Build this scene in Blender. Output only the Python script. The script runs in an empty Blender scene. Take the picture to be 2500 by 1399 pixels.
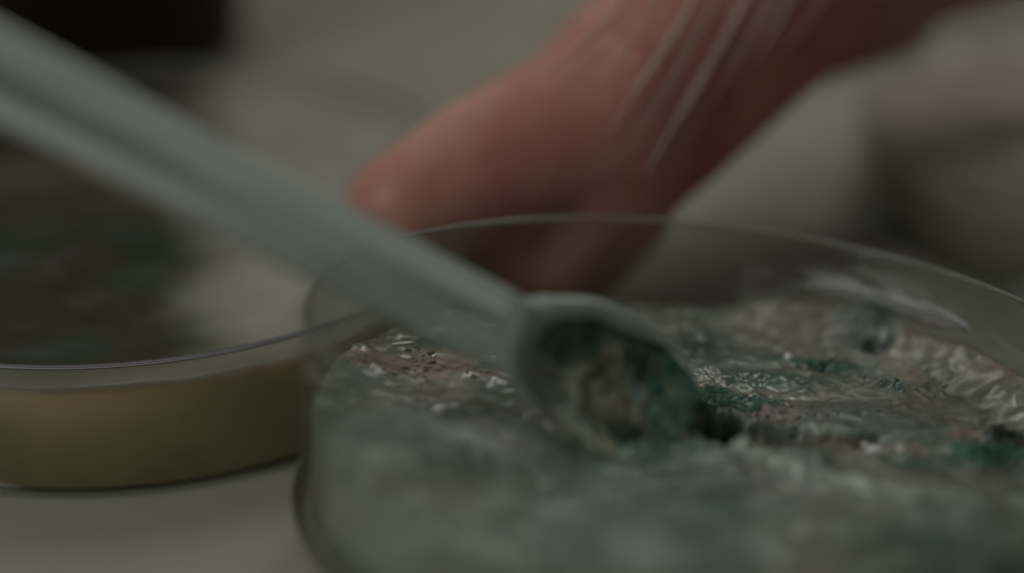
import bpy, bmesh, math, random
import numpy as np
from mathutils import Vector, Matrix, noise
from mathutils.bvhtree import BVHTree

# ------------------------------------------------------------------ camera, world, light, exposure
# one Blender unit is one centimetre
S = bpy.context.scene
C = S.collection
S.unit_settings.system = 'METRIC'
S.unit_settings.scale_length = 0.01
PITCH = math.radians(26.6)
CAM = Vector((0, 0, 8.854))
FPX = 2500 * 70 / 36.0
cam = bpy.data.cameras.new('camera')
camo = bpy.data.objects.new('camera', cam)
C.objects.link(camo)
camo.location = CAM
camo.rotation_euler = (math.pi / 2 - PITCH, 0, 0)
cam.lens = 70
cam.sensor_width = 36
cam.clip_start = 0.5
cam.clip_end = 400
cam.dof.use_dof = True
cam.dof.focus_distance = 15.7
cam.dof.aperture_fstop = 0.068
cam.dof.aperture_blades = 0
S.camera = camo

w = bpy.data.worlds.new('World')
S.world = w
w.use_nodes = True
w.node_tree.nodes['Background'].inputs[0].default_value = (0.95, 1.0, 0.88, 1)
w.node_tree.nodes['Background'].inputs[1].default_value = 0.095


def area(name, loc, target, size, power, col):
    l = bpy.data.lights.new(name, 'AREA')
    l.shape = 'RECTANGLE'
    l.size, l.size_y = size
    l.energy = power
    l.color = col
    o = bpy.data.objects.new(name, l)
    C.objects.link(o)
    o.location = loc
    o.rotation_euler = (Vector(target) - Vector(loc)).to_track_quat('-Z', 'Y').to_euler()
    return o


area('ceiling_light', (-10, 38, 34), (0, 17, 0), (16, 10), 1500, (1.0, 0.96, 0.88))
area('lamp_left', (-19, 4, 25), (0, 18, 1), (9, 9), 2800, (0.97, 1.0, 0.94))
area('fill_right', (15, 44, 32), (5, 22, 0), (9, 9), 2300, (1.0, 0.97, 0.9))  # added fill for the table's right side; no such lamp is seen

S.view_settings.view_transform = 'Standard'
S.view_settings.look = 'None'
S.view_settings.exposure = 0
S.view_settings.gamma = 1
S.render.engine = 'CYCLES'
S.cycles.use_denoising = True
S.cycles.max_bounces = 14
S.cycles.transparent_max_bounces = 24
S.cycles.transmission_bounces = 12
S.cycles.caustics_reflective = True
S.cycles.caustics_refractive = True
S.cycles.sample_clamp_indirect = 2.0
S.cycles.blur_glossy = 0.6

FW = Vector((0, math.cos(PITCH), -math.sin(PITCH)))
UP = Vector((0, math.sin(PITCH), math.cos(PITCH)))
RT = Vector((1, 0, 0))


def at(px, py, d):
    """point of the place seen at a pixel of the 2500-wide photograph, d cm deep"""
    return CAM + d * (FW + RT * ((px - 1250) / FPX) + UP * ((699.5 - py) / FPX))


# ------------------------------------------------------------------ materials
MATS = {}


def newmat(name):
    m = bpy.data.materials.new(name)
    m.use_nodes = True
    nt = m.node_tree
    nt.nodes.clear()
    out = nt.nodes.new('ShaderNodeOutputMaterial')
    MATS[name] = m
    return m, nt, out


def N(nt, t, **kw):
    n = nt.nodes.new(t)
    for k, v in kw.items():
        if k.startswith('_'):
            setattr(n, k[1:], v)
        else:
            n.inputs[k.replace('__', ' ')].default_value = v
    return n


def noise_mix(nt, c1, c2, scale, lo=0.35, hi=0.65, detail=5, coord='Object'):
    tc = N(nt, 'ShaderNodeTexCoord')
    nz = N(nt, 'ShaderNodeTexNoise', Scale=scale, Detail=detail)
    nt.links.new(tc.outputs[coord], nz.inputs['Vector'])
    mr = N(nt, 'ShaderNodeMapRange')
    mr.inputs[1].default_value = lo
    mr.inputs[2].default_value = hi
    nt.links.new(nz.outputs[0], mr.inputs[0])
    mx = N(nt, 'ShaderNodeMix', _data_type='RGBA')
    mx.inputs[6].default_value = (*c1, 1)
    mx.inputs[7].default_value = (*c2, 1)
    nt.links.new(mr.outputs[0], mx.inputs[0])
    return mx, nz


def principled(name, c1, c2, scale, rough=0.5, spec=0.5, sss=0.0, srad=(1, .4, .2), sscale=0.2, bump=0.0, bscale=40, bdist=.02, attr=False, coat=0):
    m, nt, out = newmat(name)
    p = N(nt, 'ShaderNodeBsdfPrincipled', Roughness=rough)
    p.inputs['Specular IOR Level'].default_value = spec
    mx, nz = noise_mix(nt, c1, c2, scale)
    if attr:
        a = N(nt, 'ShaderNodeAttribute', _attribute_name='Col')
        mm = N(nt, 'ShaderNodeMix', _data_type='RGBA', _blend_type='MULTIPLY')
        mm.inputs[0].default_value = 1
        nt.links.new(a.outputs[0], mm.inputs[6])
        nt.links.new(mx.outputs[2], mm.inputs[7])
        nt.links.new(mm.outputs[2], p.inputs['Base Color'])
    else:
        nt.links.new(mx.outputs[2], p.inputs['Base Color'])
    if coat:
        p.inputs['Coat Weight'].default_value = coat
        p.inputs['Coat Roughness'].default_value = .24
        tcc = N(nt, 'ShaderNodeTexCoord')
        nzc = N(nt, 'ShaderNodeTexNoise', Scale=1.3, Detail=4)
        nt.links.new(tcc.outputs['Object'], nzc.inputs['Vector'])
        mrc = N(nt, 'ShaderNodeMapRange')
        mrc.inputs[1].default_value = .42
        mrc.inputs[2].default_value = .62
        mrc.inputs[3].default_value = .05
        mrc.inputs[4].default_value = min(1, coat * 1.5)
        nt.links.new(nzc.outputs[0], mrc.inputs[0])
        nt.links.new(mrc.outputs[0], p.inputs['Coat Weight'])
    if sss:
        p.inputs['Subsurface Weight'].default_value = sss
        p.inputs['Subsurface Radius'].default_value = srad
        p.inputs['Subsurface Scale'].default_value = sscale
    if bump:
        tc = N(nt, 'ShaderNodeTexCoord')
        n2 = N(nt, 'ShaderNodeTexNoise', Scale=bscale, Detail=8, Roughness=0.65)
        nt.links.new(tc.outputs['Object'], n2.inputs['Vector'])
        b = N(nt, 'ShaderNodeBump', Strength=bump, Distance=bdist)
        nt.links.new(n2.outputs[0], b.inputs['Height'])
        nt.links.new(b.outputs[0], p.inputs['Normal'])
    nt.links.new(p.outputs[0], out.inputs[0])
    return m


def clear_plastic(name, tint=(.94, .96, .94), solid=0.18, rough=0.04, ior=1.45):
    m, nt, out = newmat(name)
    t = N(nt, 'ShaderNodeBsdfTransparent', Color=(*tint, 1))
    g = N(nt, 'ShaderNodeBsdfGlass', Color=(*tint, 1), Roughness=rough, IOR=ior)
    mx = N(nt, 'ShaderNodeMixShader', Fac=solid)
    nt.links.new(t.outputs[0], mx.inputs[1])
    nt.links.new(g.outputs[0], mx.inputs[2])
    # thin dusty haze on the surface, with fine scuffs
    d = N(nt, 'ShaderNodeBsdfDiffuse', Color=(.5, .5, .45, 1))
    tc = N(nt, 'ShaderNodeTexCoord')
    nz = N(nt, 'ShaderNodeTexNoise', Scale=3.0, Detail=6)
    nt.links.new(tc.outputs['Object'], nz.inputs['Vector'])
    mr = N(nt, 'ShaderNodeMapRange')
    mr.inputs[1].default_value = .35
    mr.inputs[2].default_value = .75
    mr.inputs[3].default_value = .0
    mr.inputs[4].default_value = .012
    nt.links.new(nz.outputs[0], mr.inputs[0])
    m2 = N(nt, 'ShaderNodeMixShader')
    nt.links.new(mr.outputs[0], m2.inputs[0])
    nt.links.new(mx.outputs[0], m2.inputs[1])
    nt.links.new(d.outputs[0], m2.inputs[2])
    nt.links.new(m2.outputs[0], out.inputs[0])
    return m


def milky(name, col, trans=0.25, rough=0.3, glossy=0.08):
    """translucent soft plastic: diffuse + translucent + a little see-through + gloss"""
    m, nt, out = newmat(name)
    mxc, nz = noise_mix(nt, col, tuple(c * .82 for c in col), 2.5)
    d = N(nt, 'ShaderNodeBsdfDiffuse')
    tl = N(nt, 'ShaderNodeBsdfTranslucent')
    nt.links.new(mxc.outputs[2], d.inputs[0])
    nt.links.new(mxc.outputs[2], tl.inputs[0])
    a = N(nt, 'ShaderNodeMixShader', Fac=0.3)
    nt.links.new(d.outputs[0], a.inputs[1])
    nt.links.new(tl.outputs[0], a.inputs[2])
    t = N(nt, 'ShaderNodeBsdfTransparent', Color=(.95, .97, .95, 1))
    b = N(nt, 'ShaderNodeMixShader', Fac=trans)
    nt.links.new(a.outputs[0], b.inputs[1])
    nt.links.new(t.outputs[0], b.inputs[2])
    g = N(nt, 'ShaderNodeBsdfGlossy', Roughness=rough)
    f = N(nt, 'ShaderNodeFresnel', IOR=1.45)
    c = N(nt, 'ShaderNodeMixShader')
    nt.links.new(f.outputs[0], c.inputs[0])
    nt.links.new(b.outputs[0], c.inputs[1])
    nt.links.new(g.outputs[0], c.inputs[2])
    nt.links.new(c.outputs[0], out.inputs[0])
    return m


M_TABLE = principled('table_laminate', (.275, .265, .208), (.32, .303, .242), .35, rough=.55, spec=.3, bump=.1, bscale=14, bdist=.02)
M_DISH = clear_plastic('clear_polystyrene')
M_AGAR = principled('mouldy_agar', (.8, .8, .8), (1.15, 1.15, 1.15), 9, rough=.3, spec=.5, sss=.4, srad=(.6, .7, .6), sscale=.15, bump=.35, bscale=6, bdist=.03, attr=True, coat=.6)
M_GRAN = principled('mould_granule', (.75, .75, .75), (1.2, 1.2, 1.2), 12, rough=.6, spec=.25, sss=.3, srad=(.7, .7, .5), sscale=.1, bump=.6, bscale=30, attr=True)
M_AMBER = principled('amber_agar', (.85, .85, .85), (1.1, 1.1, 1.1), 1.2, rough=.3, spec=.3, sss=.3, srad=(.8, .5, .2), sscale=.3, attr=True)
M_SKIN = principled('skin', (.45, .135, .11), (.56, .28, .21), .9, rough=.6, spec=.2, sss=.3, srad=(1, .35, .2), sscale=.12, bump=.5, bscale=5, bdist=.05)
M_NAIL = principled('fingernail', (.56, .25, .19), (.6, .29, .22), 5, rough=.6, spec=.2, sss=.2)
M_BLACK = principled('black_plastic', (.010, .008, .005), (.013, .010, .006), 3, rough=.5, spec=.15)
M_SPOON = milky('milky_polypropylene', (.74, .82, .77), trans=.42)
def streak_mat():
    m, nt, out = newmat('streaky_polypropylene')
    at_ = N(nt, 'ShaderNodeAttribute', _attribute_name='Col')
    d = N(nt, 'ShaderNodeBsdfDiffuse')
    tl = N(nt, 'ShaderNodeBsdfTranslucent')
    nt.links.new(at_.outputs[0], d.inputs[0])
    nt.links.new(at_.outputs[0], tl.inputs[0])
    a = N(nt, 'ShaderNodeMixShader', Fac=.25)
    nt.links.new(d.outputs[0], a.inputs[1])
    nt.links.new(tl.outputs[0], a.inputs[2])
    t = N(nt, 'ShaderNodeBsdfTransparent', Color=(.93, .97, .94, 1))
    mr = N(nt, 'ShaderNodeMapRange')
    mr.inputs[1].default_value = .3
    mr.inputs[2].default_value = .95
    mr.inputs[3].default_value = .72
    mr.inputs[4].default_value = .18
    nt.links.new(at_.outputs[2], mr.inputs[0])
    b = N(nt, 'ShaderNodeMixShader')
    nt.links.new(mr.outputs[0], b.inputs[0])
    nt.links.new(a.outputs[0], b.inputs[1])
    nt.links.new(t.outputs[0], b.inputs[2])
    g_ = N(nt, 'ShaderNodeBsdfGlossy', Roughness=.22)
    f_ = N(nt, 'ShaderNodeFresnel', IOR=1.45)
    c = N(nt, 'ShaderNodeMixShader')
    nt.links.new(f_.outputs[0], c.inputs[0])
    nt.links.new(b.outputs[0], c.inputs[1])
    nt.links.new(g_.outputs[0], c.inputs[2])
    nt.links.new(c.outputs[0], out.inputs[0])
    return m


M_STREAK = streak_mat()
M_RAIL = milky('milky_polypropylene_thick', (.90, .95, .92), trans=.08)
M_SAMPLE = principled('mould_scrapings', (.7, .7, .7), (1.25, 1.25, 1.25), 8, rough=.45, spec=.4, bump=.7, bscale=14, bdist=.04, attr=True)
M_FOLD_GLEAM = milky('creased_film_gleam', (.80, .58, .52), trans=.5, rough=.35)
M_PALE_BAR = milky('frosted_bar', (.62, .64, .58), trans=.35, rough=.25)
M_FOOT = milky('tinted_foot', (.30, .30, .21), trans=.55, rough=.3)
M_TINT = milky('grey_rim', (.22, .21, .24), trans=.35, rough=.3)
M_WALL_GLEAM = milky('painted_gleam', (.55, .54, .58), trans=.72, rough=.3)
M_LIP = milky('frosted_rim', (.5, .52, .44), trans=.6, rough=.2)


def glove_mat():
    m, nt, out = newmat('clear_glove_film')
    t = N(nt, 'ShaderNodeBsdfTransparent', Color=(.97, .96, .95, 1))
    d = N(nt, 'ShaderNodeBsdfDiffuse', Color=(.55, .48, .43, 1))
    a = N(nt, 'ShaderNodeMixShader', Fac=.13)
    nt.links.new(t.outputs[0], a.inputs[1])
    nt.links.new(d.outputs[0], a.inputs[2])
    g = N(nt, 'ShaderNodeBsdfGlossy', Roughness=.45, Color=(.8, .75, .72, 1))
    tc = N(nt, 'ShaderNodeTexCoord')
    nz = N(nt, 'ShaderNodeTexNoise', Scale=2.0, Detail=3)
    nt.links.new(tc.outputs['Object'], nz.inputs['Vector'])
    b = N(nt, 'ShaderNodeBump', Strength=.5, Distance=.08)
    nt.links.new(nz.outputs[0], b.inputs['Height'])
    nt.links.new(b.outputs[0], g.inputs['Normal'])
    c = N(nt, 'ShaderNodeMixShader', Fac=.03)
    nt.links.new(a.outputs[0], c.inputs[1])
    nt.links.new(g.outputs[0], c.inputs[2])
    nt.links.new(c.outputs[0], out.inputs[0])
    return m


M_GLOVE = glove_mat()


def glint_crystal_mat():
    m, nt, out = newmat('glint_crystal_white')
    p = N(nt, 'ShaderNodeBsdfPrincipled', Roughness=.2, IOR=1.5)
    p.inputs['Base Color'].default_value = (.9, .92, .9, 1)
    p.inputs['Transmission Weight'].default_value = .25
    nt.links.new(p.outputs[0], out.inputs[0])
    return m


M_GLINT_CRYSTAL = glint_crystal_mat()

# ------------------------------------------------------------------ mesh helpers


def link(name, me, mat, parent=None, smooth=True):
    o = bpy.data.objects.new(name, me)
    C.objects.link(o)
    if mat and not me.materials:
        me.materials.append(mat)
    if smooth:
        for p in me.polygons:
            p.use_smooth = True
    if parent:
        o.parent = parent
    return o


def tag(o, label, cat, group=None):
    o['label'] = label
    o['category'] = cat
    if group:
        o['group'] = group
    return o


def empty(name, mat=None):
    o = bpy.data.objects.new(name, None)
    C.objects.link(o)
    o.empty_display_size = .5
    if mat:
        o.matrix_world = mat
    return o


def pydata(name, v, f):
    me = bpy.data.meshes.new(name)
    me.from_pydata([(float(x[0]), float(x[1]), float(x[2])) for x in v], [], f)
    me.update()
    return me


def lathe(name, prof, seg=160, wob=None):
    """closed profile [(r, z)...] turned about the z axis; r = 0 points collapse to one vertex"""
    v, f, rows = [], [], []
    for r, z in prof:
        if r < 1e-6:
            rows.append([len(v)] * seg)
            v.append((0, 0, z))
        else:
            rows.append(list(range(len(v), len(v) + seg)))
            for k in range(seg):
                a = 2 * math.pi * k / seg
                rr = r * (wob(a, z) if wob else 1)
                v.append((rr * math.cos(a), rr * math.sin(a), z))
    n = len(prof)
    closed = prof[0][0] > 1e-6
    for i in range(n if closed else n - 1):
        A, B = rows[i], rows[(i + 1) % n]
        for k in range(seg):
            q = [A[k], A[(k + 1) % seg], B[(k + 1) % seg], B[k]]
            q = list(dict.fromkeys(q))
            if len(q) > 2:
                f.append(q)
    me = pydata(name, v, f)
    bm = bmesh.new()
    bm.from_mesh(me)
    bmesh.ops.recalc_face_normals(bm, faces=bm.faces)
    bm.to_mesh(me)
    bm.free()
    return me


def setcol(me, cols):
    a = me.color_attributes.new('Col', 'FLOAT_COLOR', 'POINT')
    c = np.ones((len(cols), 4), np.float32)
    c[:, :3] = np.asarray(cols)
    a.data.foreach_set('color', c.ravel())


def tube(name, pts, rads, seg=10):
    v, f = [], []
    n = len(pts)
    for i, p in enumerate(pts):
        t = (pts[min(i + 1, n - 1)] - pts[max(i - 1, 0)]).normalized()
        a = t.orthogonal().normalized() if i == 0 else (a - t * a.dot(t)).normalized()
        b = t.cross(a)
        for k in range(seg):
            q = 2 * math.pi * k / seg
            v.append(p + rads[i] * (math.cos(q) * a + math.sin(q) * b))
    for i in range(n - 1):
        for k in range(seg):
            f.append([i * seg + k, i * seg + (k + 1) % seg, (i + 1) * seg + (k + 1) % seg, (i + 1) * seg + k])
    f.append(list(range(seg))[::-1])
    f.append([(n - 1) * seg + k for k in range(seg)])
    return pydata(name, v, f)


def fbm(p, o=5, s=1.0):
    return noise.fractal(Vector(p) * s, 1.0, 2.0, o)


_R = np.random.default_rng(5)
_P = np.concatenate([_R.permutation(256)] * 3)
_G = _R.normal(size=(256, 3))
_G /= np.linalg.norm(_G, axis=1)[:, None]


def nperlin(x, y, z):
    """gradient noise on arrays, about -0.7 to 0.7"""
    xi, yi, zi = np.floor(x).astype(int), np.floor(y).astype(int), np.floor(z).astype(int)
    fx, fy, fz = x - xi, y - yi, z - zi
    u, v, w_ = [t * t * t * (t * (t * 6 - 15) + 10) for t in (fx, fy, fz)]
    r = 0
    for i in (0, 1):
        for j in (0, 1):
            for k in (0, 1):
                g_ = _G[_P[_P[_P[(xi + i) & 255] + ((yi + j) & 255)] + ((zi + k) & 255)]]
                d = g_[..., 0] * (fx - i) + g_[..., 1] * (fy - j) + g_[..., 2] * (fz - k)
                r = r + d * (u if i else 1 - u) * (v if j else 1 - v) * (w_ if k else 1 - w_)
    return r * 1.3


def nfbm(x, y, z, o, s):
    x, y = np.asarray(x, float) * s, np.asarray(y, float) * s
    z = np.zeros_like(x) + z * s
    r, a = 0, 1.0
    for i in range(o):
        r = r + a * nperlin(x, y, z)
        x, y, z, a = x * 2.03, y * 2.03, z * 2.03 + 3.7, a * .5
    return r


def nss(a, b, x):
    t = np.clip((x - a) / (b - a), 0, 1)
    return t * t * (3 - 2 * t)


def nmix(c, d, t):
    t = np.clip(t, 0, 1)[:, None]
    return c * (1 - t) + np.asarray(d) * t


def mixc(a, b, t):
    t = max(0, min(1, t))
    return tuple(a[i] * (1 - t) + b[i] * t for i in range(3))


def sstep(a, b, x):
    t = max(0, min(1, (x - a) / (b - a)))
    return t * t * (3 - 2 * t)


# ------------------------------------------------------------------ table
bm = bmesh.new()
bmesh.ops.create_grid(bm, x_segments=4, y_segments=4, size=60)
me = bpy.data.meshes.new('table')
bm.to_mesh(me)
bm.free()
tb = link('table', me, M_TABLE)
tb.location = (0, 30, 0)
tb['kind'] = 'structure'

# ------------------------------------------------------------------ petri dishes
DH = 1.52


def dish_wall(h):
    return lathe('side_wall', [(2.885, .02), (2.955, .02), (2.975, .06), (2.985, h * .5), (3.0, h - .05), (2.99, h - .012), (2.965, h),
                               (2.925, h), (2.90, h - .012), (2.89, h - .05), (2.885, h * .5)], 200)


def dish_floor():
    return lathe('base_plate', [(0, .02), (2.60, .02), (2.62, 0.0), (2.70, 0.0), (2.72, .02), (2.88, .02), (2.88, .055), (0, .055)], 160)


def make_dish(mat4, h, label, lip=None):
    d = empty('petri_dish', mat4)
    tag(d, label, 'petri dish', 'clear petri dishes on the table')
    wl = link('side_wall', dish_wall(h), M_DISH, d)
    link('base_plate', dish_floor(), M_DISH, d)
    link('rim', lathe('rim', [(2.93, h + .002), (2.965, h + .002), (2.975, h + .016), (2.965, h + .03), (2.93, h + .03), (2.92, h + .016)], 200), lip or M_LIP, wl)
    return d, wl


# the tilted dish in the hand
nrm = Vector((.085, .164, 1)).normalized()
ax = Vector((0, 1, 0)).cross(nrm).normalized()
ay = nrm.cross(ax)
rimc = Vector((1.473, 12.846, 8.854 - 6.80))
basec = rimc - nrm * DH
MD = Matrix(((ax.x, ay.x, nrm.x, basec.x), (ax.y, ay.y, nrm.y, basec.y), (ax.z, ay.z, nrm.z, basec.z), (0, 0, 0, 1)))
MDI = MD.inverted()


def loc(px, py, h):
    """where the line of sight through a pixel meets the dish's plane at height h, in dish coordinates"""
    o = MDI @ CAM
    d = (MDI @ at(px, py, 10)) - o
    t = (h - o.z) / d.z
    return o + d * t


dish, wall = make_dish(MD, DH, 'clear round petri dish of green mould tilted under the gloved fingers')
AG = .74


def wall_bar(name, px, z0, z1, side, wid, mat, lean=0.0):
    """a small raised bar on the wall; side +1 far, -1 near"""
    p = None
    for k in range(2000):
        a = math.pi * k / 2000
        q = MD @ Vector((3.0 * math.cos(a), side * 3.0 * math.sin(a), z1))
        r = q - CAM
        x = 1250 + FPX * r.x / r.dot(FW)
        if p is None or abs(x - px) < p[0]:
            p = (abs(x - px), a)
    a = p[1] if side > 0 else -p[1]
    v = []
    for zz in (z0, z1):
        for rr in (2.98, 3.035):
            for da in (-wid, wid):
                b = a + (da + lean * (zz - z0)) / 3.0
                v.append((rr * math.cos(b), rr * math.sin(b), zz))
    me = pydata(name, v, [(0, 1, 3, 2), (4, 6, 7, 5), (0, 4, 5, 1), (2, 3, 7, 6), (0, 2, 6, 4), (1, 5, 7, 3)])
    o = link(name, me, mat, wall, False)
    return o


link('foot_ring', lathe('foot_ring', [(2.90, -.03), (2.95, -.03), (2.985, .0), (2.995, .10), (2.988, .14), (2.978, .0), (2.89, .015)], 200), M_FOOT, wall)
wall_bar('pale_bar', 2415, .35, 1.5, -1, .05, M_PALE_BAR)  # pale upright bar on the near wall
wall_bar('rim_sparkle', 2112, 1.28, 1.5, 1, .016, M_LIP)  # pale bar standing in for a sparkle on the far rim


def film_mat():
    m, nt, out = newmat('streaky_reflection_film')
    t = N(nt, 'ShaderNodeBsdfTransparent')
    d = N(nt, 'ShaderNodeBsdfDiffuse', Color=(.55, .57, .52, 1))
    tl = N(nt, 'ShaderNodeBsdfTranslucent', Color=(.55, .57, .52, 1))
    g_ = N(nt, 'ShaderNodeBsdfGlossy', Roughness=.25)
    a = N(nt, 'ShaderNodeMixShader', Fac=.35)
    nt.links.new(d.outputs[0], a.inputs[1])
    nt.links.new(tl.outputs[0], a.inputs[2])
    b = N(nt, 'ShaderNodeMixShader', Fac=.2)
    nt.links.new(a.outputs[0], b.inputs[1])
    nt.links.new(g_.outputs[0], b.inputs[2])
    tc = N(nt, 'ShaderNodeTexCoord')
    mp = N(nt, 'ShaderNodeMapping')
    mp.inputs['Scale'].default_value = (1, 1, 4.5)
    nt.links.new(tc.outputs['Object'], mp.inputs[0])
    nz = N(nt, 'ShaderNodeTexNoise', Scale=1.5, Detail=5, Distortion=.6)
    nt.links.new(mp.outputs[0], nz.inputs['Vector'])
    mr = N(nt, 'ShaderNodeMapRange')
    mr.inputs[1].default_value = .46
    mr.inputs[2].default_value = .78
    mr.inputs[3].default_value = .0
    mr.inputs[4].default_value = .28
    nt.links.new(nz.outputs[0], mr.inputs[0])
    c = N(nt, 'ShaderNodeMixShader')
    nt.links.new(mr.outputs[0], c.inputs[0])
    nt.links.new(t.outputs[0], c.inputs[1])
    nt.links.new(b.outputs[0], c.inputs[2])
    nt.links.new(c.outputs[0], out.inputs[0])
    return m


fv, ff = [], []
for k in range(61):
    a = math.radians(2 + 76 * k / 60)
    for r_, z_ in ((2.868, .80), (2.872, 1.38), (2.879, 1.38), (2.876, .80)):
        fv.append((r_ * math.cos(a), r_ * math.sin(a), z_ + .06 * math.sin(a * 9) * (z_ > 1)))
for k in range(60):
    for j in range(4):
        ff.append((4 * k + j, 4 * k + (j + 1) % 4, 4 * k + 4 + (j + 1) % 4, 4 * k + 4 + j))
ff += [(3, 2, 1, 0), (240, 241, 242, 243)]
link('reflection_film', pydata('reflection_film', fv, ff), film_mat(), wall)  # milky film; its pale streaks stand in for reflections on the wall


def wall_gleam(px0, px1, z0, z1):
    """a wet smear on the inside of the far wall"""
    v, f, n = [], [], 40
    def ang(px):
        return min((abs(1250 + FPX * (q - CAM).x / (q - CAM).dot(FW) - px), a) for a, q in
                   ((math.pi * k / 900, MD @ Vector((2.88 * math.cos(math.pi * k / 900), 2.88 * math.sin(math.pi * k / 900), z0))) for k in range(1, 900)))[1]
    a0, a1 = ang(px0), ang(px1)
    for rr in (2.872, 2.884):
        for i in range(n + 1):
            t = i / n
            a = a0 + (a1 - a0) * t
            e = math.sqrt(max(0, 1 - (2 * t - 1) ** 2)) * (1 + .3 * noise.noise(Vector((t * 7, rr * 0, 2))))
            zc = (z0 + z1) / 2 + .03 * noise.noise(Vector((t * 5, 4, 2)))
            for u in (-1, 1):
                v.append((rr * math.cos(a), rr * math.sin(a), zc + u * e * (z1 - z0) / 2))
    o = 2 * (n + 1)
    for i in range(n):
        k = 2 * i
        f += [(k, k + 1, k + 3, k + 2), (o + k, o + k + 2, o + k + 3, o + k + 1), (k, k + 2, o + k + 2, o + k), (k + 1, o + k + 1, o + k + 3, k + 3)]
    return link('painted_gleam', pydata('painted_gleam', v, f), M_WALL_GLEAM, wall)


wall_gleam(1960, 2370, 1.06, 1.26)

# the gel in the tilted dish
OLIVE = (.135, .14, .095)
PINK = (.29, .205, .16)
BEIGE = (.215, .205, .155)
TEAL = (.03, .125, .09)
GREEN = (.06, .105, .07)
PALE = (.27, .34, .30)
DARK = (.010, .016, .010)
BROWN = (.15, .09, .055)
BLUEG = (.16, .20, .19)
# px, py, radius along x (cm), radius along y (cm), colour, strength, raise
SP = [
    (1000, 900, .9, .25, PINK, .75, .03), (1150, 880, .5, .3, PINK, .6, .0), (900, 830, .5, .4, OLIVE, .8, .0),
    (950, 1045, .40, .3, PALE, .85, .07), (1090, 1070, .4, .3, PALE, .85, .06), (900, 1120, .5, .3, PALE, .45, .03),
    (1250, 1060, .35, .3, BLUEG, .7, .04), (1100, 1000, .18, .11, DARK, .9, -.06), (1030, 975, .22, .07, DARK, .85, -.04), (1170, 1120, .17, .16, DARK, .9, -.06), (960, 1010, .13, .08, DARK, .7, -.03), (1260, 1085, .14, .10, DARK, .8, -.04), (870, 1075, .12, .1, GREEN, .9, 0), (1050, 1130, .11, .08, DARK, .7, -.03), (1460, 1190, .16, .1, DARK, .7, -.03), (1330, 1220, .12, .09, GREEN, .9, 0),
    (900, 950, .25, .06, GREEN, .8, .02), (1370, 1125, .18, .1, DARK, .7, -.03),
    (1000, 1230, .9, .3, BEIGE, .6, 0), (1200, 1320, .7, .4, PALE, .5, 0.02), (1560, 1200, .5, .25, PALE, .5, .03), (1650, 1160, .5, .2, TEAL, .35, 0),
    (1540, 1225, .09, .07, DARK, .7, 0), (1780, 1180, .35, .2, BLUEG, .7, .03), (1480, 1090, .6, .35, GREEN, .7, 0), (1620, 1110, .3, .2, DARK, .6, 0),
    (1800, 985, .36, .16, (.03, .15, .11), .95, .06), (1730, 965, .2, .1, TEAL, .8, .04), (2000, 900, .55, .16, TEAL, .55, .03), (1950, 940, .5, .12, GREEN, .6, .02),
    (1740, 850, .3, .35, GREEN, .6, .0), (1700, 830, .22, .3, (.06, .085, .08), .8, .03), (1730, 905, .28, .1, BLUEG, .7, .04), (1730, 925, .25, .04, DARK, .6, -.02),
    (1950, 830, .45, .5, (.2, .19, .15), .7, .0), (1600, 760, .8, .6, OLIVE, .5, 0), (1650, 720, .4, .3, BEIGE, .5, .02), (1880, 700, .7, .3, BROWN, .75, -.02),
    (2080, 800, .25, .2, PINK, .7, .02), (2130, 830, .17, .3, GREEN, .9, .07), (2130, 865, .12, .1, DARK, .9, -.05),
    (2200, 960, .4, .25, BLUEG, .4, .03), (2130, 1000, .7, .25, (.10, .105, .085), .7, .02), (1900, 1010, .25, .15, BROWN, .8, 0),
    (2330, 1000, .6, .5, OLIVE, .6, 0), (2400, 900, .8, .4, PINK, .7, .03), (2480, 960, .5, .3, PINK, .6, .02), (2250, 800, .35, .12, BEIGE, .8, .05),
    (2420, 1120, .34, .30, (.03, .15, .11), 1.0, .10), (2445, 1085, .13, .09, DARK, .95, .10), (2150, 1135, .22, .06, TEAL, .75, .02), (2300, 1150, .5, .2, GREEN, .5, 0),
    (2240, 1330, .35, .25, TEAL, .7, .02), (2000, 1300, .8, .4, OLIVE, .5, 0), (1700, 1320, .7, .3, BLUEG, .35, .02), (1880, 1200, .4, .2, OLIVE, .5, 0),
    (1560, 1090, .9, .25, TEAL, .6, .02), (1380, 1140, .6, .2, TEAL, .5, 0), (1900, 1125, .5, .12, TEAL, .55, .02), (2280, 1135, .5, .15, TEAL, .6, .03), (1850, 930, .7, .2, TEAL, .45, .02),
    (1700, 1250, .7, .25, TEAL, .4, 0), (1250, 1000, .5, .4, GREEN, .6, .02), (1150, 1140, .5, .2, TEAL, .4, 0), (2350, 1290, .6, .3, TEAL, .45, 0), (2060, 1020, .7, .2, BLUEG, .5, .03),
    (1400, 1000, .7, .6, OLIVE, .5, 0), (1400, 850, .5, .6, GREEN, .4, 0),
]
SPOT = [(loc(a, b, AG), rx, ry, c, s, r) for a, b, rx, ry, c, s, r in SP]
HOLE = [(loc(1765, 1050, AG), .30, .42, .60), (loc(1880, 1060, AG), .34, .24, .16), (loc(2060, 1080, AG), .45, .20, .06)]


LIP_GLEAM = [loc(a, b, AG)[:2] for a, b in ((1690, 1065), (1800, 1105), (1950, 1160), (2100, 1200), (2250, 1232), (2420, 1250))]


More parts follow.
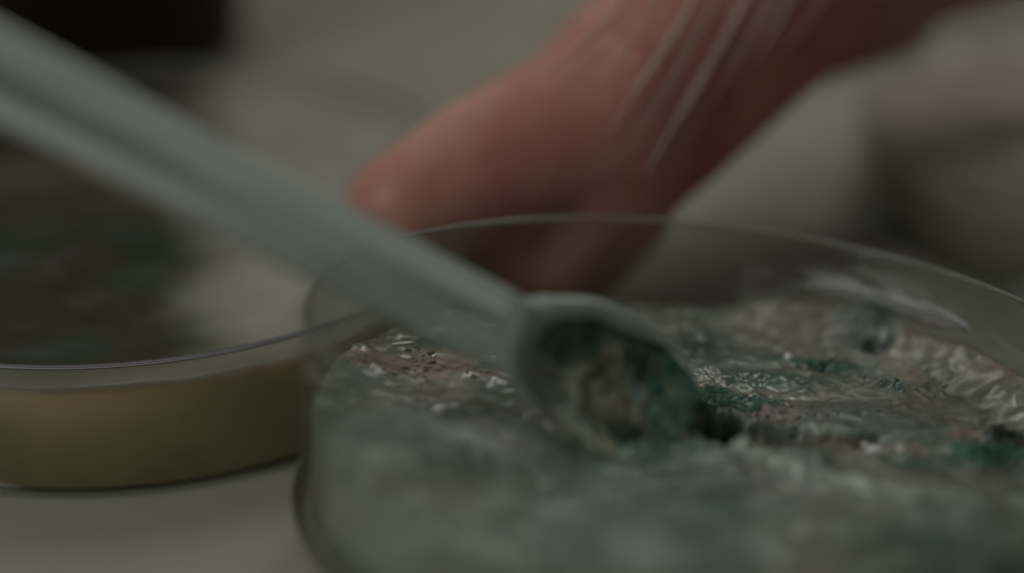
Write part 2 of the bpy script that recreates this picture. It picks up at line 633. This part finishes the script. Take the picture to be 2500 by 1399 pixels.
def hfield(x, y):
    """height above the nominal gel level and albedo at points of the gel (arrays)"""
    x, y = np.asarray(x, float), np.asarray(y, float)
    wx = x + .10 * nfbm(x, y, 3.1, 4, 2.3)
    wy = y + .10 * nfbm(x, y, 7.7, 4, 2.3)
    h = .05 * nfbm(x, y * 1.5, .3, 4, 1.7) + .016 * nfbm(x, y * 1.4, 5, 4, 6.0)
    rough = nss(-.1, .45, nfbm(x, y, 11, 3, .9))
    h = h + rough * (.06 * np.abs(nfbm(x, y * 1.6, 2, 3, 4.5)) + .015 * nfbm(x, y, 9, 3, 16.0))
    c = nmix(np.tile(OLIVE, (len(x), 1)), BEIGE, .5 + .9 * nfbm(x, y, 21, 4, 1.6))
    c = nmix(c, (.055, .125, .095), nss(-.25, .35, nfbm(wx, wy, 31, 5, 1.3)) * .62)
    c = nmix(c, PALE, nss(.15, .55, nfbm(wx, wy * 1.6, 41, 5, 3.0)) * .5)
    c = nmix(c, PINK, nss(.15, .5, nfbm(wx, wy, 51, 4, 1.9)) * .5)
    fw = .35 + .6 * nss(.4, -.6, y)
    c = nmix(c, (.06, .08, .05), nss(.08, .42, nfbm(x, y * 1.3, 101, 3, 1.9)) * .75 * fw)
    c = nmix(c, (.40, .46, .41), nss(.12, .45, nfbm(x, y * 1.3, 111, 3, 2.2)) * .8 * fw)
    c = nmix(c, (.03, .13, .095), nss(.15, .5, nfbm(x, y * 1.3, 121, 3, 1.7)) * .8 * fw)
    en = .22 * nfbm(x, y, 61, 4, 6.0)
    for q, rx, ry, cc, st, r in SPOT:
        dx, dy = (wx - q.x) / rx, (wy - q.y) / ry
        e = np.exp(-(dx * dx + dy * dy) * 1.3)
        c = nmix(c, cc, nss(.18, .62, e + en * (e > .01)) * st)
        h = h + r * e
    g3 = nfbm(wx, wy * 1.5, 71, 4, 8.0)
    c = nmix(c, DARK, nss(.45, .9, g3) * .4)
    c = nmix(c, PALE, nss(.4, .8, -g3) * .45)
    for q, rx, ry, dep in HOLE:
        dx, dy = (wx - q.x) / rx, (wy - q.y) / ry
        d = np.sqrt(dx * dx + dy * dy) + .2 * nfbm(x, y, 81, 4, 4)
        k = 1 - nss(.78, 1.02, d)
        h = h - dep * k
        c = nmix(c, mixc(BROWN, DARK, .35 + .6 * (dep > .5)), k * .8)  # shade inside the hole put into the colour
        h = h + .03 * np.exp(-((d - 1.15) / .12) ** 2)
    # pale ridge: hole's front lip, then a painted highlight of the front rim
    for (ax_, ay_), (bx_, by_) in zip(LIP_GLEAM, LIP_GLEAM[1:]):
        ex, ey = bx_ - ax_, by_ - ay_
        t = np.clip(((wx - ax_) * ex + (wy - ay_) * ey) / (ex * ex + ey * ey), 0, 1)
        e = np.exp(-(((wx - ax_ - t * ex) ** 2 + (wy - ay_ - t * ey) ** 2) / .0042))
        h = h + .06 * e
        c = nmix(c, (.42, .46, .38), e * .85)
    rr = np.hypot(x, y) + .12 * nfbm(x, y, 95, 3, 1.8)
    h = h + (.06 + .2 * nss(.2, 1.2, x)) * nss(2.25, 2.95, rr) ** 1.6
    return h, c


def gel_mesh():
    RI, NA, R = 150, 420, 2.872
    rr = np.repeat(R * np.arange(1, RI + 1) / RI, NA)
    aa = np.tile(2 * np.pi * np.arange(NA) / NA, RI)
    X = np.concatenate([[0.0], rr * np.cos(aa)])
    Y = np.concatenate([[0.0], rr * np.sin(aa)])
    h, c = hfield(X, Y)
    v = list(zip(X, Y, AG + h))
    cols = list(c)
    f = []
    for k in range(NA):
        f.append((0, 1 + k, 1 + (k + 1) % NA))
    for i in range(RI - 1):
        o, q = 1 + i * NA, 1 + (i + 1) * NA
        for k in range(NA):
            k2 = (k + 1) % NA
            f.append((o + k, q + k, q + k2, o + k2))
    prev = 1 + (RI - 1) * NA
    for zz in (.6, .45, .3, .06):
        b = len(v)
        a = 2 * np.pi * np.arange(NA) / NA
        n = nfbm(np.cos(a) * 3, np.sin(a) * 3, zz, 4, 1.2)
        for k in range(NA):
            v.append((R * math.cos(a[k]), R * math.sin(a[k]), zz))
            cols.append(mixc((.24, .22, .16), (.34, .35, .29), .5 + n[k]))
        for k in range(NA):
            k2 = (k + 1) % NA
            f.append((prev + k, b + k, b + k2, prev + k2))
        prev = b
    f.append([prev + k for k in range(NA)][::-1])
    me = pydata('gel_slab', v, f)
    setcol(me, cols)
    return me


agar = empty('agar_gel', MD)
tag(agar, 'lumpy mouldy agar with green patches and a scooped hole in the tilted dish', 'agar')
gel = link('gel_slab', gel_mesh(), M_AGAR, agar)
ag_bvh = BVHTree.FromPolygons([tuple(v.co) for v in gel.data.vertices], [tuple(p.vertices) for p in gel.data.polygons])


def surf(x, y):
    r = ag_bvh.ray_cast(Vector((x, y, 3)), Vector((0, 0, -1)))
    return r[0].z if r[0] else AG


def lump_mesh(name, r, sq, seed, cols, sub=3, amp=.35, freq=2.2):
    bm = bmesh.new()
    bmesh.ops.create_icosphere(bm, subdivisions=sub, radius=1)
    cc = []
    for vv in bm.verts:
        p = vv.co.copy()
        n = fbm(p + Vector((seed, 0, 0)), 5, freq)
        vv.co = Vector((p.x * r, p.y * r, p.z * r * sq)) * (1 + amp * n)
        cc.append(mixc(cols[0], cols[1], .5 + 1.2 * fbm(p + Vector((seed, 9, 0)), 4, 2.5)))
    me = bpy.data.meshes.new(name)
    bm.to_mesh(me)
    bm.free()
    setcol(me, cc)
    return me


rnd = random.Random(4)
COL = [  # px, py, r, squash, colours
    (2130, 835, .15, .7, GREEN, PALE), (2425, 1125, .15, .55, (.03, .095, .07), GREEN), (2450, 1085, .10, .7, DARK, (.05, .06, .05)),
    (1790, 985, .13, .5, TEAL, (.07, .16, .13)), (1730, 970, .10, .5, TEAL, GREEN), (1870, 965, .09, .5, TEAL, PALE),
    (1200, 880, .07, .8, PALE, (.4, .5, .45)), (1175, 900, .06, .7, PALE, TEAL), (960, 1060, .16, .4, PALE, BLUEG), (1080, 1090, .15, .4, PALE, GREEN),
    (1360, 1110, .12, .5, GREEN, DARK), (1260, 1040, .13, .4, BLUEG, GREEN), (1560, 1200, .17, .4, PALE, BLUEG), (1780, 1180, .15, .4, BLUEG, PALE),
    (1690, 840, .15, .4, (.06, .08, .08), GREEN), (2000, 890, .12, .4, TEAL, GREEN), (2170, 945, .10, .5, BLUEG, PALE), (1650, 735, .15, .4, BEIGE, PINK),
    (1110, 1005, .07, .6, DARK, GREEN), (1640, 1290, .16, .4, PALE, BLUEG), (1420, 1180, .14, .4, GREEN, PALE), (2260, 1320, .2, .3, TEAL, GREEN),
]
def colony_mesh(r, sq, seed, c1, c2, base):
    """one colony: a low fuzzy cushion of many small tufts"""
    R = random.Random(seed)
    bm = bmesh.new()
    bmesh.ops.create_icosphere(bm, subdivisions=2, radius=1)
    bv = [q.co.copy() for q in bm.verts]
    bf = [[q.index for q in t.verts] for t in bm.faces]
    bm.free()
    v, f, cols = [], [], []
    for k in range(46):
        a, d = R.uniform(0, 6.28), math.sqrt(R.random())
        d *= .75 + .35 * noise.noise(Vector((math.cos(a), math.sin(a), seed * 1.7)))
        rr = r * R.uniform(.10, .30) * (1.25 - .6 * d)
        o = Vector((d * r * 1.25 * math.cos(a), d * r * math.sin(a), r * sq * (1 - d * d) * R.uniform(.2, .9)))
        cc = mixc(mixc(mixc(c1, c2, R.random()), R.choice((PALE, GREEN, OLIVE)), R.uniform(.1, .4)), base, .25 + .5 * d)
        b = len(v)
        for p in bv:
            n = 1 + .45 * noise.noise(p * 1.9 + Vector((k, seed, 0)))
            v.append(o + Vector((p.x * 1.3, p.y, p.z * .45)) * rr * n)
            cols.append(cc)
        f += [[b + i for i in t] for t in bf]
    me = pydata('mould_colony', v, f)
    setcol(me, cols)
    return me


SOFT = [k for k in COL if k[0] > 1600 and k[1] < 1150]
COL = [k for k in COL if k not in SOFT]
for i, (px, py, r, sq, c1, c2) in enumerate(COL):
    q = loc(px, py, AG + .03)
    if math.hypot(q.x, q.y) > 2.8:
        continue
    o = link('mould_colony', colony_mesh(r * 1.5, sq * .3, i, c1, c2, tuple(hfield([q.x], [q.y])[1][0])), M_GRAN, agar)
    o.location = (q.x, q.y, surf(q.x, q.y))
    o.rotation_euler = (0, 0, rnd.uniform(-.5, .5))

# white beads and slivers: wet glints painted on the gel, and pale crystals
GLINTS_CRYSTALS = [(2070, 768, .040, 1, 0), (1925, 868, .030, .8, 0), (1945, 782, .022, 5.0, -.55), (985, 838, .013, 5.0, .5), (2030, 860, .010, 4, 1.2), (1060, 860, .010, 2.5, 1.3),
         (2140, 1075, .035, 1.4, .3), (2165, 1090, .020, 1, 0), (2200, 1088, .018, 1.2, 0), (1205, 872, .022, 1.2, .5), (2115, 1060, .018, 1, 0), (1890, 760, .012, 3, -.6)]
for i, (px, py, r, st, an) in enumerate(GLINTS_CRYSTALS):
    q = loc(px, py, AG + .05)
    bm = bmesh.new()
    r *= 1.5
    bmesh.ops.create_icosphere(bm, subdivisions=3, radius=r)
    for vv in bm.verts:
        vv.co.x *= st
        vv.co.z *= .7
        vv.co *= 1 + .12 * noise.noise(vv.co * 30 + Vector((i, 0, 0)))
    me = bpy.data.meshes.new('glint_crystal')
    bm.to_mesh(me)
    bm.free()
    o = link('glint_crystal', me, M_GLINT_CRYSTAL, agar)
    o.location = (q.x, q.y, surf(q.x, q.y) + r * .35)
    o.rotation_euler = (0, 0, an)


def granules():
    """crumbs and tufts scattered over the gel: too small to pick apart"""
    base = bmesh.new()
    bmesh.ops.create_icosphere(base, subdivisions=1, radius=1)
    bv = [v.co.copy() for v in base.verts]
    bf = [[v.index for v in f.verts] for f in base.faces]
    base.free()
    v, f, cols = [], [], []
    R = random.Random(11)
    rg = np.random.default_rng(11)
    a, r0 = rg.uniform(0, 2 * np.pi, 9000), 2.8 * np.sqrt(rg.random(9000))
    X, Y = r0 * np.cos(a), r0 * np.sin(a)
    keep = rg.random(9000) < nss(.1, .9, nfbm(X, Y, 91, 4, 1.5))
    X, Y = X[keep], Y[keep]
    tint = [None] * len(X)
    ex, ey = [], []
    for px, py, r, sq, c1, c2 in SOFT:
        q = loc(px, py, AG + .03)
        for k in range(90):
            ex.append(R.gauss(q.x, r * .75))
            ey.append(R.gauss(q.y, r * .55))
            tint.append(mixc(c1, c2, R.random()))
    X, Y = np.concatenate([X, ex]), np.concatenate([Y, ey])
    ok = np.hypot(X, Y) < 2.8
    X, Y, tint = X[ok], Y[ok], [t for t, o in zip(tint, ok) if o]
    H, CC = hfield(X, Y)
    for x, y, h, c, tn in zip(X, Y, H, CC, tint):
        if h < -.1:
            continue
        k = R.random()
        r = R.uniform(.006, .018) * (2.0 if k > .95 else 1)
        cc = mixc(c, R.choice((PALE, GREEN, DARK, BLUEG, PINK, TEAL)), R.uniform(.1, .5))
        if tn:
            cc = mixc(cc, tn, .75)
            r *= 1.25
        m = Matrix.Rotation(R.uniform(0, 6), 3, 'Z') @ Matrix.Rotation(R.uniform(0, 6), 3, 'X')
        sx = Vector((R.uniform(.6, 2.2), R.uniform(.6, 1.3), R.uniform(.5, 1.0)))
        b = len(v)
        for p in bv:
            q = m @ Vector((p.x * sx.x, p.y * sx.y, p.z * sx.z)) * r * R.uniform(.75, 1.2)
            v.append((x + q.x, y + q.y, AG + h + q.z))
            cols.append(cc)
        f += [[b + i for i in t] for t in bf]
    me = pydata('mould_crumbs', v, f)
    setcol(me, cols)
    return me


g = link('mould_crumbs', granules(), M_GRAN, agar)
g['kind'] = 'stuff'


# the untouched dish on the left, and the one behind on the right
def flat_gel(name, mat4, level, colfun, label, side=(.62, .46, .30)):
    NA, RI, R = 120, 50, 2.87
    v, f, cols = [(0, 0, level)], [], [colfun(0, 0)]
    for i in range(1, RI + 1):
        r = R * i / RI
        for k in range(NA):
            a = 2 * math.pi * k / NA
            x, y = r * math.cos(a), r * math.sin(a)
            v.append((x, y, level + .05 * fbm((x, y, level), 4, 1.1) + .04 * sstep(2.7, 2.87, r)))
            cols.append(colfun(x, y))
    for k in range(NA):
        f.append((0, 1 + k, 1 + (k + 1) % NA))
    for i in range(RI - 1):
        o, q = 1 + i * NA, 1 + (i + 1) * NA
        for k in range(NA):
            k2 = (k + 1) % NA
            f.append((o + k, q + k, q + k2, o + k2))
    prev = 1 + (RI - 1) * NA
    for j, zz in enumerate((level - .03, level - .06, .06)):
        b = len(v)
        for k in range(NA):
            a = 2 * math.pi * k / NA
            v.append((R * math.cos(a), R * math.sin(a), zz))
            cols.append(side)
        for k in range(NA):
            k2 = (k + 1) % NA
            f.append((prev + k, b + k, b + k2, prev + k2))
        prev = b
    f.append([prev + k for k in range(NA)][::-1])
    me = pydata('gel_slab', v, f)
    setcol(me, cols)
    e = empty('agar_gel', mat4)
    tag(e, label, 'agar')
    link('gel_slab', me, M_AMBER, e)
    return e


ML = Matrix.Translation((-3.64, 17.22, 0)) @ Matrix.Diagonal((1.167, 1.167, 1, 1))
make_dish(ML, 1.22, 'upright clear petri dish with amber gel left of the tilted dish', M_TINT)


def col_left(x, y):
    n = .3 * fbm((x, y, 3), 4, 1.2)
    k = sstep(.15, 1.15, x + 1.0 * n + .12 * y)
    c = mixc((.03, .042, .022), (.075, .055, .035), sstep(-.6, .8, y + n))
    c = mixc(c, (.022, .017, .011), sstep(.9, 1.9, y + n))
    c = mixc(c, (.045, .035, .022), sstep(.0, .4, fbm((x, y, 8), 3, .8)))
    c = mixc(c, (.30, .29, .24), k)
    return mixc(c, (.24, .21, .17), sstep(2.45, 2.8, math.hypot(x, y)) * (y < 0))


flat_gel('agar_gel', ML, .95, col_left, 'amber agar with a dark green mould patch in the upright left dish')
MR = Matrix.Translation((6.7, 19.7, 0))
make_dish(MR, 1.0, 'blurred petri dish behind the tilted dish, right of the hand', M_DISH)


def col_right(x, y):
    n = .3 * fbm((x, y, 13), 4, 1.0)
    return mixc((.26, .235, .17), (.46, .38, .31), sstep(-2.6, .8, y + n))


flat_gel('agar_gel', MR, .8, col_right, 'dark olive agar in the blurred dish right of the hand', (.30, .27, .19))

# black jar far behind on the left
jar = empty('black_jar', Matrix.Translation((-6.2, 24.6, 0)))
tag(jar, 'black screw-top jar far out of focus in the top left corner', 'jar')
link('body', lathe('body', [(0, 0), (2.5, 0), (2.65, .12), (2.7, .4), (2.7, 3.6), (2.55, 3.95), (2.3, 4.1), (2.3, 4.4), (0, 4.4)], 96), M_BLACK, jar)
lid = link('lid', lathe('lid', [(0, 5.5), (2.35, 5.5), (2.5, 5.4), (2.55, 5.2), (2.55, 4.2), (2.35, 4.2), (2.35, 4.42), (0, 4.42)], 180,
                        lambda a, z: 1 + (.012 * math.cos(60 * a) if 4.3 < z < 5.3 else 0)), M_BLACK, jar)
link('lid_rim', lathe('lid_rim', [(2.5, 4.12), (2.6, 4.12), (2.62, 4.18), (2.5, 4.19)], 120), M_BLACK, lid)


# ------------------------------------------------------------------ hand in a clear glove
def capsules(name, chains, voxel, smooth_it):
    """union of tapered limbs, remeshed to one continuous skin"""
    bm = bmesh.new()
    bmesh.ops.create_icosphere(bm, subdivisions=3, radius=1.0)
    bv = np.array([tuple(q.co) for q in bm.verts])
    bf = np.array([[q.index for q in t.verts] for t in bm.faces])
    bm.free()
    V, Fc = [], []
    for ch in chains:
        for (p, r), (q, u) in zip(ch, ch[1:]):
            n = max(2, int((q - p).length / (min(r, u) * .25)))
            for i in range(n + 1):
                t = i / n
                Fc.append(bf + len(V) * len(bv))
                V.append(bv * (r * (1 - t) + u * t) + np.array(p.lerp(q, t)))
    me = bpy.data.meshes.new(name)
    me.from_pydata(np.concatenate(V).tolist(), [], np.concatenate(Fc).tolist())
    o = bpy.data.objects.new(name, me)
    C.objects.link(o)
    m = o.modifiers.new('r', 'REMESH')
    m.mode = 'VOXEL'
    m.voxel_size = voxel
    m = o.modifiers.new('s', 'SMOOTH')
    m.iterations = smooth_it
    m.factor = .5
    dg = bpy.context.evaluated_depsgraph_get()
    out = bpy.data.meshes.new_from_object(o.evaluated_get(dg))
    bpy.data.objects.remove(o)
    bpy.data.meshes.remove(me)
    out.name = name
    return out


WR = at(2800, -395, 20.6)
ARM = at(3350, -2500, 20.6)
THUMB = [(at(1990, -160, 20.0), 1.15), (at(1585, 225, 18.9), 1.03), (at(1380, 420, 18.5), .95)]
FLARE = [[(at(1460, 330, 18.4), .92), (at(1180, 425, 17.9), .70), (at(985, 520, 17.6), .54)],
         [(at(1420, 450, 18.5), .90), (at(1335, 600, 18.55), .74), (at(1295, 668, 18.6), .60)],
         [(at(1170, 460, 18.1), .62), (at(1240, 620, 18.4), .62)]]
FING = {
    'index': [(at(2060, -230, 20.4), .95), (at(1900, -60, 20.3), .78), (at(1990, 30, 20.4), .70), (at(2150, 5, 20.6), .60)],
    'middle': [(at(2130, -480, 20.6), .95), (at(1930, -330, 20.7), .78), (at(2010, -250, 21.0), .68), (at(2150, -240, 21.3), .58)],
    'ring': [(at(2220, -720, 20.6), .90), (at(2020, -600, 20.7), .74), (at(2090, -510, 21.0), .64), (at(2210, -490, 21.3), .54)],
    'little': [(at(2330, -930, 20.6), .80), (at(2150, -850, 20.7), .64), (at(2210, -770, 21.0), .55), (at(2310, -740, 21.3), .47)],
}
palm = [[(WR, 1.3), THUMB[0]]]
for k in FING:
    palm.append([(WR, 1.3), (FING[k][0][0], FING[k][0][1] + .1)])
chains = list(FING.values()) + palm + [THUMB, [(ARM, 2.6), (WR, 1.75)]] + FLARE
root = MD @ Vector((0, 3, 0))
hand = empty('gloved_hand', Matrix.Translation(at(1320, 640, 18.6)))
tag(hand, 'hand in a loose clear plastic glove, thumb pressed behind the tilted dish', 'hand')
HI = hand.matrix_world.inverted()


def local(me):
    me.transform(HI)
    return me


body = link('hand_body', local(capsules('hand_body', chains, .07, 14)), M_SKIN, hand)

gch = [[(p + (UP - RT) * (.16, .10, .05)[i], r + .07) for i, (p, r) in enumerate(THUMB)]]
for ch in FLARE:
    gch.append([(p + (UP - RT) * (.08, .05, 0)[i], r + .07) for i, (p, r) in enumerate(ch)])
for k in FING:
    gch.append([(p, r + .09) for p, r in FING[k]])
    gch.append([(WR, 1.65), (FING[k][0][0], FING[k][0][1] + .22)])
gch.append([(WR, 1.65), (THUMB[0][0], THUMB[0][1] + .12)])
gch.append([(WR + (ARM - WR) * .5, 2.4), (WR, 1.9)])
gl = capsules('glove', gch, .08, 14)
gn = [v.normal.copy() for v in gl.vertices]
nco = []
for v, nn in zip(gl.vertices, gn):
    q = v.co
    nco.extend(q + nn * (.035 * fbm((q.x, q.y, q.z), 3, 1.6)))
gl.vertices.foreach_set('co', nco)
gl.update()
glove = link('glove', local(gl), M_GLOVE, hand)
HW = HI.inverted()
gbv = BVHTree.FromPolygons([tuple(HW @ v.co) for v in gl.vertices], [tuple(p.vertices) for p in gl.polygons])


def fold(pts, r):  # pale tubes along the glove's creases; their colour paints the highlights
    P = []
    for i in range(len(pts) - 1):
        for j in range(10):
            t = j / 10
            x = pts[i][0] * (1 - t) + pts[i + 1][0] * t
            y = pts[i][1] * (1 - t) + pts[i + 1][1] * t
            d = (at(x, y, 10) - CAM).normalized()
            h = gbv.ray_cast(CAM, d)
            if h[0]:
                P.append(HI @ (h[0] - d * .05))
    for it in range(6):
        P = [P[0]] + [(P[i - 1] + P[i] * 2 + P[i + 1]) / 4 for i in range(1, len(P) - 1)] + [P[-1]]
    n = len(P)
    link('glove_fold_gleam', tube('glove_fold_gleam', P, [r * min(1, .15 + 2.2 * min(i / n + .35, (n - 1 - i) / n)) for i in range(n)]), M_FOLD_GLEAM, glove)


fold([(1740, -90), (1680, 30), (1590, 170), (1470, 345)], .038)
fold([(1870, -100), (1800, 40), (1710, 200), (1640, 315), (1560, 450)], .038)
fold([(1960, -60), (1880, 90), (1780, 250)], .025)
fold([(1560, -40), (1480, 60), (1330, 190)], .022)
fold([(1640, -60), (1560, 80), (1450, 240)], .018)
fold([(1780, -80), (1720, 50), (1640, 190), (1540, 350)], .02)
fold([(1920, -60), (1850, 60), (1760, 210), (1660, 370)], .022)
fold([(2040, -40), (1960, 70), (1890, 150)], .02)

# ------------------------------------------------------------------ plastic scoop
TIP = at(1700, 1040, 14.6)
MID = at(800, 590, 13.3)
A = (TIP - MID).normalized()
HB = MID - A * 9.5
cn = (-FW * .62 + Vector((0, 0, 1)) * .38 + RT * -.05)
CN = (cn - A * cn.dot(A)).normalized()
BN = CN.cross(A)
L = (TIP - HB).length
BOWL = 1.55


def halfw(s):
    d = L - s                      # distance from the tip
    if d > BOWL:
        return .30
    k = .30 + .22 * sstep(BOWL + .1, BOWL - .6, d)
    if d < .55:
        k *= math.sqrt(max(0, 1 - ((.55 - d) / .55) ** 2.4)) * .96 + .04
    return k


def depth(s, t):
    d = L - s
    m = sstep(BOWL + .1, BOWL - .45, d) * (sstep(-.02, .35, d) * .85 + .15)
    groove = .075 * (sstep(.35, .8, abs(t)) - .5) * (1 - m) * sstep(BOWL - .1, BOWL + 4.0, d) * 1.6
    return groove - .30 * m * (1 - abs(t) ** 2.4)


def scoop_mesh():
    st = [L * .0 + (L - BOWL - .2) * i / 40 for i in range(40)] + [L - BOWL - .2 + (BOWL + .2) * i / 46 for i in range(47)]
    NT = 24
    v, f = [], []
    th = .05
    for side in (0, 1):
        for s in st:
            hw = halfw(s)
            for j in range(NT + 1):
                t = -1 + 2 * j / NT
                z = depth(s, t) - side * th
                v.append(HB + A * s + BN * (t * hw) + CN * z)
    ns = len(st)
    W_ = NT + 1
    o = ns * W_
    for i in range(ns - 1):
        for j in range(NT):
            a, b, c, d = i * W_ + j, i * W_ + j + 1, (i + 1) * W_ + j + 1, (i + 1) * W_ + j
            f.append((a, d, c, b))
            f.append((o + a, o + b, o + c, o + d))
        for j, sgn in ((0, 1), (NT, -1)):
            a, d = i * W_ + j, (i + 1) * W_ + j
            q = (a, o + a, o + d, d)
            f.append(q if sgn > 0 else q[::-1])
    for j in range(NT):
        f.append((j, j + 1, o + j + 1, o + j))
        e = (ns - 1) * W_
        f.append((e + j + 1, e + j, o + e + j, o + e + j + 1))
    return v, f


v, f = scoop_mesh()
sc = empty('plastic_scoop', Matrix.Translation(HB))
tag(sc, 'milky translucent plastic scoop reaching from the upper left into the mould', 'scoop')
SI = sc.matrix_world.inverted()
# split handle and bowl along a station so that each is a part
ns, W_ = 87, 25
cut = 40


def sub(name, i0, i1):
    idx = {}
    vv, ff = [], []
    o = ns * W_

    def rng(n):
        i = (n % o) // W_
        return i0 <= i <= i1
    for q in f:
        if all(rng(n) for n in q):
            r = []
            for n in q:
                if n not in idx:
                    idx[n] = len(vv)
                    vv.append(SI @ v[n])
                r.append(idx[n])
            ff.append(r)
    return pydata(name, vv, ff)


hme = sub('handle', 0, cut)
SW = sc.matrix_world
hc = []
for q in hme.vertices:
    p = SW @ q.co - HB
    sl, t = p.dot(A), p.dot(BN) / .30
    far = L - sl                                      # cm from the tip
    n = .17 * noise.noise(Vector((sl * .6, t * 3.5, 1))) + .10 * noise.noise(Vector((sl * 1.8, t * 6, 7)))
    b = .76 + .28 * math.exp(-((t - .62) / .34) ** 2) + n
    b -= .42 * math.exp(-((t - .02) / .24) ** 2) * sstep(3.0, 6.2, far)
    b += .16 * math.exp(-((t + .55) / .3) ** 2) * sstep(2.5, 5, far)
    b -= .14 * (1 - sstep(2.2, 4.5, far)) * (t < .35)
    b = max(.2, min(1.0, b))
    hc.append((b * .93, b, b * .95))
setcol(hme, hc)
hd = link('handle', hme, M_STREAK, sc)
bowl = link('bowl', sub('bowl', cut, 86), M_SPOON, sc)
P = []
for i in range(60):
    s_ = L - BOWL - .1 + (BOWL - .25) * i / 59
    P.append(SI @ (HB + A * s_ + BN * (halfw(s_) - .03) + CN * (depth(s_, 1) - .02)))
link('bowl_rim', tube('bowl_rim', P, [.085 * min(1, .3 + i / 10, .25 + (59 - i) / 26) for i in range(60)]), M_SPOON, bowl)

# what has been scraped up in the bowl
smp = empty('mould_sample', Matrix.Translation(HB + A * (L - .7) - CN * .1))
tag(smp, 'brown and dark green mould scrapings lying in the scoop bowl', 'mould')
QI = smp.matrix_world.inverted()


def heap():
    """the scraped-up mass, filling the bowl to just under its rim"""
    ni, nj = 70, 40
    T = np.tile(np.linspace(-1.25, .90, nj), ni)
    D = np.repeat(np.linspace(0, 1, ni), nj)
    dmax = np.array([1.42 - .30 * t * t + .22 * noise.noise(Vector((t * 2.2, 8, 1))) for t in T])
    D0 = D
    D = -.10 + (dmax + .10) * D
    D = D + .05 * nfbm(D * 3, T * 3, 1.5, 3, 1) * (D < .3)
    ed = np.clip(np.minimum(np.minimum((.90 - T) / .25, (T + 1.25) / .2), np.minimum(D0 / .12, (1 - D0) / .3)), 0, 1)
    hw = np.array([max(.26, halfw(L - max(d, 0.0))) * (1 + .10 * noise.noise(Vector((d * 5, 3, t)))) for d, t in zip(D, T)])
    fl = np.array([depth(L - max(d, .02), max(-1, t)) - .35 * max(0, -1 - t) - .5 * max(0, -d) for d, t in zip(D, T)])
    x, y = D, T * hw
    z = fl + .012 + ed * (.11 + .06 * nfbm(x, y, 2.2, 4, 2.6) + .025 * nfbm(x, y, 6.2, 3, 8))
    z = np.maximum(z, fl + .008)
    c = np.tile((.35, .36, .26), (len(x), 1))
    c = nmix(c, BROWN, nss(.0, .5, nfbm(x, y, 9.1, 4, 2.2)) * .5)
    wv = .15 * nfbm(x, y, 14, 4, 3)
    def blob(d, t, rd, rt, col, st):
        e = np.exp(-(((x + wv - d) / rd) ** 2 + ((T + wv * 2 - t) / rt) ** 2))
        return nmix(c, col, nss(.2, .6, e) * st)
    c = blob(1.2, .45, .28, .5, GREEN, .85)
    c = blob(1.0, .5, .16, .3, (.05, .08, .05), .7)
    c = blob(.26, .2, .16, .5, TEAL, .8)
    c = blob(.45, .8, .5, .4, (.045, .12, .08), .85)
    c = blob(.15, .6, .25, .5, (.035, .13, .10), .9)
    c = blob(.38, -.55, .28, .4, (.015, .04, .022), .9)
    c = blob(.16, -.4, .16, .5, (.03, .09, .07), .8)
    c = blob(.0, -.2, .3, 1.0, (.03, .075, .05), .85)
    c = blob(.7, -1.1, .7, .22, (.05, .10, .065), .8)
    c = blob(.45, .25, .08, .16, PALE, .9)
    c = blob(1.05, -.55, .2, .25, PALE, .5)
    c = nmix(c, OLIVE, nss(.1, .5, nfbm(x, y, 33, 4, 6)) * .55)
    c = nmix(c, (.02, .04, .028), nss(.1, .5, nfbm(x, y, 37, 4, 5)) * .3)
    org = [HB + A * (L - d) + BN * yy + CN * zz for d, yy, zz in zip(x, y, z)]
    f = []
    for i in range(ni - 1):
        for j in range(nj - 1):
            k = i * nj + j
            f.append((k, k + 1, k + nj + 1, k + nj))
    # closed underside lying in the bowl
    b = len(org)
    org += [HB + A * (L - d) + BN * yy + CN * (zz + .004) for d, yy, zz in zip(x, y, fl)]
    f += [(b + q[3], b + q[2], b + q[1], b + q[0]) for q in f[:]]
    per = [j for j in range(nj)] + [i * nj + nj - 1 for i in range(1, ni)] + [(ni - 1) * nj + j for j in range(nj - 2, -1, -1)] + [i * nj for i in range(ni - 2, 0, -1)]
    for p, q in zip(per, per[1:] + per[:1]):
        f.append((p, b + p, b + q, q))
    me = pydata('scraped_heap', [QI @ q for q in org], f)
    setcol(me, np.concatenate([c, c]))
    return me


link('scraped_heap', heap(), M_SAMPLE, smp)
